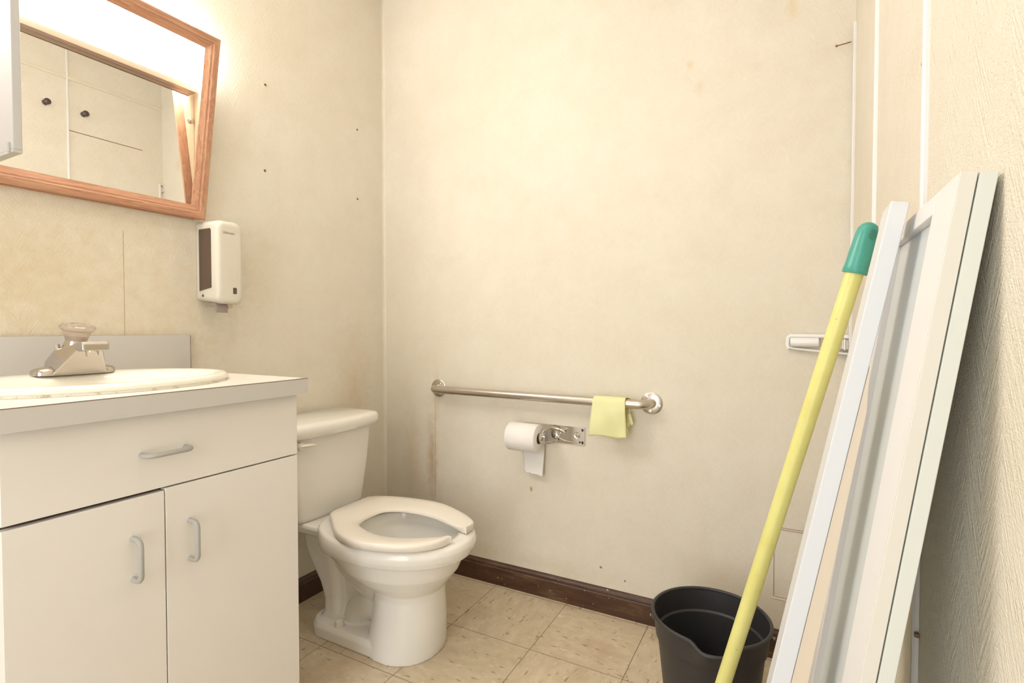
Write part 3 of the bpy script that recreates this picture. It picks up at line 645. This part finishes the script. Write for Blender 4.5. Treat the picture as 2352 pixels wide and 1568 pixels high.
for k, (y0, ln, dy) in enumerate(((0.566, 0.040, 0.006), (0.545, 0.052, 0.002), (0.522, 0.050, -0.002), (0.504, 0.042, -0.007), (0.492, 0.034, -0.012))):
    z0 = gz - 0.075 if k < 4 else gz - 0.045
    z0 = z0 + 0.004
    obj('finger', tube(bmesh.new(), [(gx + 0.019, y0, z0), (gx + 0.018, y0 + dy * 0.3, z0 - ln * 0.4), (gx + 0.019, y0 + dy * 0.7, z0 - ln * 0.8), (gx + 0.020, y0 + dy, z0 - ln), (gx + 0.020, y0 + dy, z0 - ln - 0.004)], [0.009, 0.0095, 0.0085, 0.006, 0.002], 12, sc=(1, 0.5)), M['glove'], glove)

# ------------------------------------------------------------ toilet paper holder and roll
h = thing('toilet_paper_holder', (XB, 0.79, 0.60), 'chrome toilet paper holder plate on the wall under the grab bar', 'toilet paper holder')
pl = bmesh.new(); 
def yz_plate(bm, x0, x1, y0, y1, z0, z1, r): 
    cy, cz, hy, hz = (y0 + y1) / 2, (z0 + z1) / 2, (y1 - y0) / 2, (z1 - z0) / 2
    def rg(x, q): 
        out = []
        for sy, sz, a0 in ((1, 1, 0), (-1, 1, 90), (-1, -1, 180), (1, -1, 270)):
            for k in range(5):
                a = R(a0 + 22.5 * k); out.append((x, cy + sy * (hy - r) + (r - q) * math.cos(a), cz + sz * (hz - r) + (r - q) * math.sin(a)))
        return out
    return rings(bm, [rg(x1, 0), rg(x0 + 0.001, 0), rg(x0, 0.001)])
yz_plate(pl, XB - 0.005, XB - 0.0005, 0.662, 0.912, 0.600, 0.668, 0.004)
obj('back_plate', pl, M['polished'], h)
for yy in (0.765, 0.692):
    rec = obj('screw_dimple', lathe(bmesh.new(), [(0.0135, 0), (0.012, 0.0022), (0.009, 0.0005), (0.006, 0.0005)], (XB - 0.005, yy, 0.636), (-1, 0, 0), 24), M['polished'], h)
    obj('screw', lathe(bmesh.new(), [(0.006, 0), (0.005, 0.003), (0, 0.0035)], (XB - 0.0055, yy, 0.636), (-1, 0, 0), 16), M['chrome'], rec)
st = bmesh.new()
st.free()
for a in ((0.667, 0.674, 0.652, 0.661), (0.667, 0.674, 0.605, 0.615)): obj('slot', B(XB - 0.0056, XB - 0.0045, *a), M['hole'], h, smooth=False)
obj('pin_hole', lathe(bmesh.new(), [(0.0035, 0), (0.0035, 0.001), (0, 0.001)], (XB - 0.0048, 0.681, 0.611), (-1, 0, 0), 14), M['hole'], h)
obj('rib', tube(bmesh.new(), catmull([(XB - 0.006, 0.79, 0.606), (XB - 0.007, 0.768, 0.620), (XB - 0.007, 0.745, 0.612), (XB - 0.006, 0.715, 0.609), (XB - 0.005, 0.688, 0.607)], 5), 0.0022, 10), M['polished'], h)
rd = bmesh.new()
for k in range(9): box(rd, XB - 0.0094, XB - 0.0088, 0.704 + k * 0.003, 0.7055 + k * 0.003, 0.6095 + 0.001 * (k % 3), 0.6125 + 0.0015 * (k % 2))
obj('red_marks', rd, M['red'], h, smooth=False)
# arm carrying the roll
ARX = 1.742
obj('arm', tube(bmesh.new(), catmull([(ARX + 0.002, 0.806, 0.640), (ARX + 0.014, 0.803, 0.652), (XB - 0.036, 0.790, 0.660), (XB - 0.024, 0.772, 0.659), (XB - 0.020, 0.752, 0.653), (XB - 0.019, 0.736, 0.648)], 6), [0.0065] * 24 + [0.008] * 4 + [0.0085, 0.008, 0.0055], 16, sc=(1, 1)), M['chrome'], h)
obj('arm_lower', tube(bmesh.new(), catmull([(ARX + 0.002, 0.806, 0.614), (ARX + 0.016, 0.802, 0.606), (XB - 0.036, 0.790, 0.604), (XB - 0.016, 0.776, 0.607), (XB - 0.006, 0.768, 0.612)], 6), 0.0045, 14), M['chrome'], h)
obj('hub', lathe(bmesh.new(), [(0.0, 0), (0.017, 0.0), (0.0195, 0.003), (0.0195, 0.010), (0.016, 0.013), (0.012, 0.012), (0.011, 0.009), (0, 0.009)], (ARX, 0.812, 0.628), (0, -1, 0), 32), M['polished'], h)
obj('fold_line', B(XB - 0.0058, XB - 0.0045, 0.7838, 0.785, 0.601, 0.667), M['edge_line'], h, smooth=False)
obj('spindle', tube(bmesh.new(), [(ARX, 0.800, 0.628), (ARX, 0.940, 0.628)], 0.0165, 24), M['polished'], h)
rc = (1.738, 0.878, 0.624)
rl = thing('toilet_paper_roll', (rc[0], rc[1], rc[2] - 0.053), 'white toilet paper roll with hanging sheet on the chrome holder', 'toilet paper roll')
def ringc(r, y, n=48): return [(rc[0] + r * math.cos(2 * PI * k / n), y, rc[2] + r * math.sin(2 * PI * k / n)) for k in range(n)]
ra = 0.0525
obj('paper', rings(bmesh.new(), [ringc(0.0215, 0.815), ringc(ra - 0.002, 0.815), ringc(ra, 0.817), ringc(ra, 0.934), ringc(ra - 0.002, 0.936), ringc(0.0215, 0.936)], closed=True), M['tissue'], rl, angle=50)
obj('core', rings(bmesh.new(), [ringc(0.0214, 0.8155), ringc(0.0205, 0.8155), ringc(0.0205, 0.9355), ringc(0.0214, 0.9355)], closed=True), M['core'], rl)
bt = bmesh.new(); rows = []
for i in range(22):
    t_ = i / 21; row = []
    for j in range(13):
        s = j / 12; z = rc[2] + 0.005 - 0.158 * t_
        y0, y1 = 0.8175 + 0.003 * t_, 0.925 - 0.030 * t_
        y = y0 + (y1 - y0) * s
        if i == 21: z += 0.006 * math.sin(s * 8) * s + 0.016 * s
        x = rc[0] + ra + 0.0012 + 0.003 * math.sin(t_ * 5) * t_ + 0.0015 * math.sin(s * 5 + t_ * 4) * t_
        x += -0.010 * t_ * t_
        row.append(bt.verts.new((x, y, z)))
    rows.append(row)
for i in range(21):
    for j in range(12): bt.faces.new((rows[i][j], rows[i][j + 1], rows[i + 1][j + 1], rows[i + 1][j]))
hs = obj('hanging_sheet', bt, M['tissue'], rl, angle=80)
q = hs.modifiers.new('thick', 'SOLIDIFY'); q.thickness = 0.0006; q.offset = 0

# ------------------------------------------------------------ white bracket near the right corner
wp = thing('wall_bracket', (XB, -0.07, 0.965), 'white plastic roll bracket with chrome end behind the yellow pole', 'bracket')
bw = bmesh.new()
tube(bw, [(XB - 0.010, 0.002, 1.0085), (XB - 0.010, -0.06, 1.0085), (XB - 0.010, -0.150, 1.006)], 0.0062, 14)
tube(bw, catmull([(XB - 0.012, 0.0035, 0.9745), (XB - 0.016, -0.015, 0.970), (XB - 0.018, -0.08, 0.963), (XB - 0.016, -0.150, 0.957)], 5), 0.0034, 12)
tube(bw, catmull([(XB - 0.009, -0.010, 1.009), (XB - 0.009, 0.003, 1.006), (XB - 0.009, 0.0065, 0.995), (XB - 0.009, 0.0065, 0.980), (XB - 0.009, 0.003, 0.970)], 4), 0.0058, 12)
box(bw, XB - 0.012, XB - 0.0008, -0.155, -0.118, 0.955, 0.961); box(bw, XB - 0.012, XB - 0.0008, -0.155, -0.151, 0.961, 1.0)
obj('frame', bw, M['wplastic'], wp, bevel=0.001)
obj('roller', lathe(bmesh.new(), [(0.0, 0), (0.0125, 0.0), (0.0135, 0.003), (0.0135, 0.073), (0.011, 0.076), (0, 0.076)], (XB - 0.020, 0.000, 0.990), (0, -1, 0), 28), M['wplastic'], wp)
ce = bmesh.new(); box(ce, XB - 0.022, XB - 0.006, -0.150, -0.118, 0.970, 0.998); tube(ce, [(XB - 0.024, -0.140, 0.968), (XB - 0.024, -0.140, 1.000)], 0.004, 12)
obj('chrome_end', ce, M['polished'], wp, bevel=0.0015)

# ------------------------------------------------------------ nails in the walls
def nailhole(x, z, label):
    o = obj('wall_anchor', lathe(bmesh.new(), [(0.0, 0.0), (0.0042, 0), (0.0044, 0.001), (0.0030, 0.0022), (0.0026, 0.0008), (0, 0.0008)], (x, YA - 0.0002, z), (0, -1, 0), 14), M['nail'], None, base=(x, YA, z))
    tag(o, label, 'wall anchor', 'screw anchors left in the vanity wall')
nailhole(1.212, 1.880, 'small brown screw anchor right of the mirror, upper of that pair')
nailhole(1.207, 1.582, 'small brown screw anchor right of the mirror, lower of that pair')
nailhole(1.649, 1.871, 'small brown screw anchor near the room corner, upper of that pair')
nailhole(1.648, 1.580, 'small brown screw anchor near the room corner, lower of that pair')
o = obj('nail', tube(bmesh.new(), [(XB + 0.002, -0.1475, 1.862), (XB - 0.030, -0.110, 1.844), (XB - 0.031, -0.109, 1.8435), (XB - 0.0325, -0.1075, 1.8428)], [0.0013, 0.0014, 0.0034, 0.0034], 10), M['nail'], None)
tag(o, 'bent rusty nail sticking out high on the end wall by the corner', 'nail')
def hook(x, z, label):
    t_ = thing('coat_hook', (x, YC, z), label, 'coat hook', 'coat knobs on the side wall')
    obj('rosette', lathe(bmesh.new(), [(0, 0), (0.013, 0), (0.013, 0.003), (0.006, 0.006), (0.005, 0.02), (0, 0.02)], (x, YC + 0.0005, z), (0, 1, 0), 20), M['hook'], t_)
    obj('knob', lathe(bmesh.new(), [(0.0, 0.018), (0.008, 0.018), (0.015, 0.026), (0.015, 0.032), (0.008, 0.037), (0, 0.038)], (x, YC + 0.0005, z), (0, 1, 0), 20), M['hook'], t_)
hook(1.246, 2.188, 'dark round coat knob seen in the mirror, left of the panel seam')
hook(1.410, 2.185, 'dark round coat knob seen in the mirror, right of the panel seam')

# ------------------------------------------------------------ boards leaning on the right wall
def lean(bm, x0, x1, yf0, yb0, zt_, slope, drop=None):
    """board leaning along x; yf0/yb0 = front/back y at the top height zt_, moves +y by slope per metre going down"""
    d = slope * zt_
    vs = [(yb0, zt_ - 0.0), (yf0, zt_ + (yf0 - yb0) * slope), (yf0 + d, (yf0 - yb0) * slope), (yb0 + d, 0.0)]
    return prism(bm, [(x0, y, z) for y, z in vs], (x1 - x0, 0, 0))
SL = 0.1415
gslab = obj('leaning_slab', lean(bmesh.new(), 0.583, 0.95, YC + 0.0155, YC + 0.003, 1.163, SL), M['board_g'], None, bevel=0.001)
tag(gslab, 'pale greenish white slab leaning flat on the right wall, rearmost of the boards', 'board')
fd = thing('framed_door_panel', (0.76, 0.0, 0), 'white framed door panel with recessed centre leaning on the pale slab', 'door panel')
def lp(x, s, d):  # x, distance below the top along the slope, distance out from slab front
    y0, z0 = YC + 0.0160, 1.1648
    k = 1 / math.sqrt(1 + SL * SL)
    return Vector((x, y0 + (SL * s + d) * k, z0 + (-s + d * SL) * k))
LB = (1.1648 ) * math.sqrt(1 + SL * SL) - 0.0
def lbox(bm, x0, x1, s0, s1, d0, d1):
    rings(bm, [[lp(x, s0, d0), lp(x, s0, d1), lp(x, s1, d1), lp(x, s1, d0)] for x in (x0, x1)]); return bm
RX0, RX1, DT = 0.583, 0.940, 0.0128
obj('frame_edge', lbox(bmesh.new(), RX0, RX0 + 0.004, 0, LB - 0.001, 0.0005, DT), M['board_c'], fd, bevel=0.0008)
obj('stile', lbox(bmesh.new(), RX0 + 0.0042, 0.667, 0, LB - 0.001, 0.0005, DT), M['board_f'], fd, bevel=0.0015)
obj('stile', lbox(bmesh.new(), 0.885, RX1, 0, LB - 0.001, 0.0005, DT), M['board_f'], fd, bevel=0.0015)
obj('rail', lbox(bmesh.new(), 0.6672, 0.8848, 0, 0.022, 0.0005, DT), M['board_f'], fd, bevel=0.0015)
obj('rail', lbox(bmesh.new(), 0.6672, 0.8848, LB - 0.08, LB - 0.001, 0.0005, DT), M['board_f'], fd, bevel=0.0015)
obj('recessed_panel', lbox(bmesh.new(), 0.6672, 0.8848, 0.0222, LB - 0.0802, 0.0005, 0.0045), M['board_p'], fd, smooth=False)
# white plank in front
AX = 0.756
def yz(x, pts): return [(x, y, z) for y, z in pts]
sA = 0.190
tA = (-0.1215, 1.178)   # back top (touches the panel)
def apt(z, off): return (tA[0] + (tA[1] - z) * sA + off, z)
pk = thing('leaning_plank', (AX + 0.03, 0.1, 0), 'narrow white plank leaning in front of the framed door panel', 'plank')
obj('plank', prism(bmesh.new(), yz(AX, [apt(1.178, 0.0), apt(1.181, 0.0185), apt(0.004, 0.0245), apt(0.0, 0.0005)]), (0.062, 0, 0)), M['board_w'], pk, bevel=0.0012)
obj('bare_edge', prism(bmesh.new(), yz(AX + 0.001, [apt(0.985, -0.0003), apt(0.0, 0.0), apt(0.0, -0.030), apt(0.57, -0.0180), apt(0.93, -0.0085)]), (0.058, 0, 0)), M['board_t'], pk, smooth=False)

# ------------------------------------------------------------ bucket
bc = Vector((1.428, 0.176, 0)); BH = 0.282
bk = thing('mop_bucket', (bc.x, bc.y, 0), 'charcoal plastic bucket with pour spout standing before the end wall', 'bucket')
SPA = R(190)
def brad(a, z):
    f = (z / BH); r = 0.108 + (0.139 - 0.108) * f
    if z > 0.222: r += 0.0045
    d = (a - SPA + PI) % (2 * PI) - PI
    g_ = math.exp(-(d / 0.26) ** 4) if abs(d) < 1.0 else 0
    up = max(0, (f - 0.72) / 0.28)
    return r + 0.026 * g_ * up ** 1.5
def brz(a):
    d = (a - SPA + PI) % (2 * PI) - PI
    return BH - 0.014 * math.exp(-(d / 0.30) ** 4)
n = 96
def bring(z, inset, top=False):
    out = []
    for k in range(n):
        a = 2 * PI * k / n; zz = z if not top else brz(a) + (z - BH)
        if not top and z > 0.24: zz = min(z, brz(a) - 0.004)
        r = brad(a, zz) - inset
        out.append((bc.x + r * math.cos(a), bc.y + r * math.sin(a), zz))
    return out
outer = [bring(z, 0) for z in (0.0, 0.01, 0.1, 0.218, 0.2225, 0.24, 0.255, 0.265)] + [bring(BH, 0, True)]
inner = [bring(BH, 0.003, True)] + [bring(z, 0.003) for z in (0.265, 0.255, 0.24, 0.226, 0.2215, 0.1, 0.012)] + [[(bc.x + 0.03 * math.cos(2 * PI * k / n), bc.y + 0.03 * math.sin(2 * PI * k / n), 0.010) for k in range(n)]]
obj('pail', rings(bmesh.new(), outer + inner), M['bucket'], bk, angle=40)
obj('rim', tube(bmesh.new(), [Vector(p) + Vector((0, 0, 0)) for p in bring(BH, -0.001, True)], 0.0048, 12, closed=True), M['bucket'], bk, angle=80)
for a0 in (R(97), R(-83)):
    dv = Vector((math.cos(a0), math.sin(a0), 0)); tv = Vector((-dv.y, dv.x, 0)); c0 = bc + dv * (brad(a0, 0.25)) 
    obj('ear', tube(bmesh.new(), [c0 + Vector((0, 0, 0.248)) - dv * 0.004, c0 + dv * 0.007 + Vector((0, 0, 0.248))], 0.007, 14), M['bucket'], bk)
pa = bc + Vector((math.cos(R(97)), math.sin(R(97)), 0)) * 0.147; pc_ = bc + Vector((math.cos(R(-83)), math.sin(R(-83)), 0)) * 0.147
ba = []
for k in range(25):
    t_ = PI * k / 24; mid = (pa + pc_) / 2; hv = (pa - pc_) / 2
    ba.append(mid + hv * math.cos(t_) * 1.03 + Vector((0.150, 0.018, 0)) * math.sin(t_) + Vector((0, 0, 0.250 - 0.06 * math.sin(t_))))
ba = [ba[0] + Vector((0, 0, 0.006))] + ba + [ba[-1] + Vector((0, 0, 0.006))]
obj('wire_handle', tube(bmesh.new(), ba, 0.0016, 8), M['wire'], bk)

# ------------------------------------------------------------ pole with teal grip
ptop = Vector((1.1467, -0.1030, 1.132)); pbot = Vector((1.185, 0.1185, 0.268))
ptop = ptop + (ptop - pbot).normalized() * 0.0
dn = (pbot - ptop).normalized(); pend = pbot + dn * ((pbot.z - 0.006) / -dn.z)
pr_ = 0.0152
po = thing('mop_pole', (pend.x, pend.y, 0), 'yellow pole with teal grip leaning on the right wall before the bucket', 'pole')
obj('shaft', tube(bmesh.new(), [ptop - dn * 0.03, pend], pr_, 28), M['pole'], po, angle=60)
up = -dn; sa_ = Vector((1, 0, 0)); sa_ = (sa_ - up * sa_.dot(up)).normalized(); sb_ = up.cross(sa_).normalized()
gl = 0.094; n = 40; gr = []
facing = Vector((-0.75, -0.66, 0.0))   # side on which the hang hole opens
facing = (facing - up * facing.dot(up)).normalized()
for h_, r in ((0, .0200), (0.001, .0206), (0.014, .0203), (0.0145, .0196), (0.05, .0192), (0.085, .0186), (0.10, .0182), (0.112, .0165), (0.120, .0135), (0.125, .009), (0.1275, .004), (0.128, .0008)):
    ring_ = []
    for k in range(n):
        a = 2 * PI * k / n; dv = sa_ * math.cos(a) + sb_ * math.sin(a)
        rr_ = r
        f = max(0, dv.dot(facing)); 
        if 0.055 < h_ < 0.118: rr_ = r - 0.0045 * f ** 4 * min(1, (h_ - 0.055) / 0.02)
        ring_.append(ptop - dn * (h_ * gl / 0.128) + dv * rr_)
    gr.append(ring_)
shift = dn * 0.0
grip = obj('grip', rings(bmesh.new(), gr), M['teal'], po, angle=50)
cc = ptop - dn * 0.072
obj('hang_hole', tube(bmesh.new(), [cc + facing * 0.006, cc + facing * 0.0152], [0.0085, 0.0085], 20), M['teal_d'], grip)
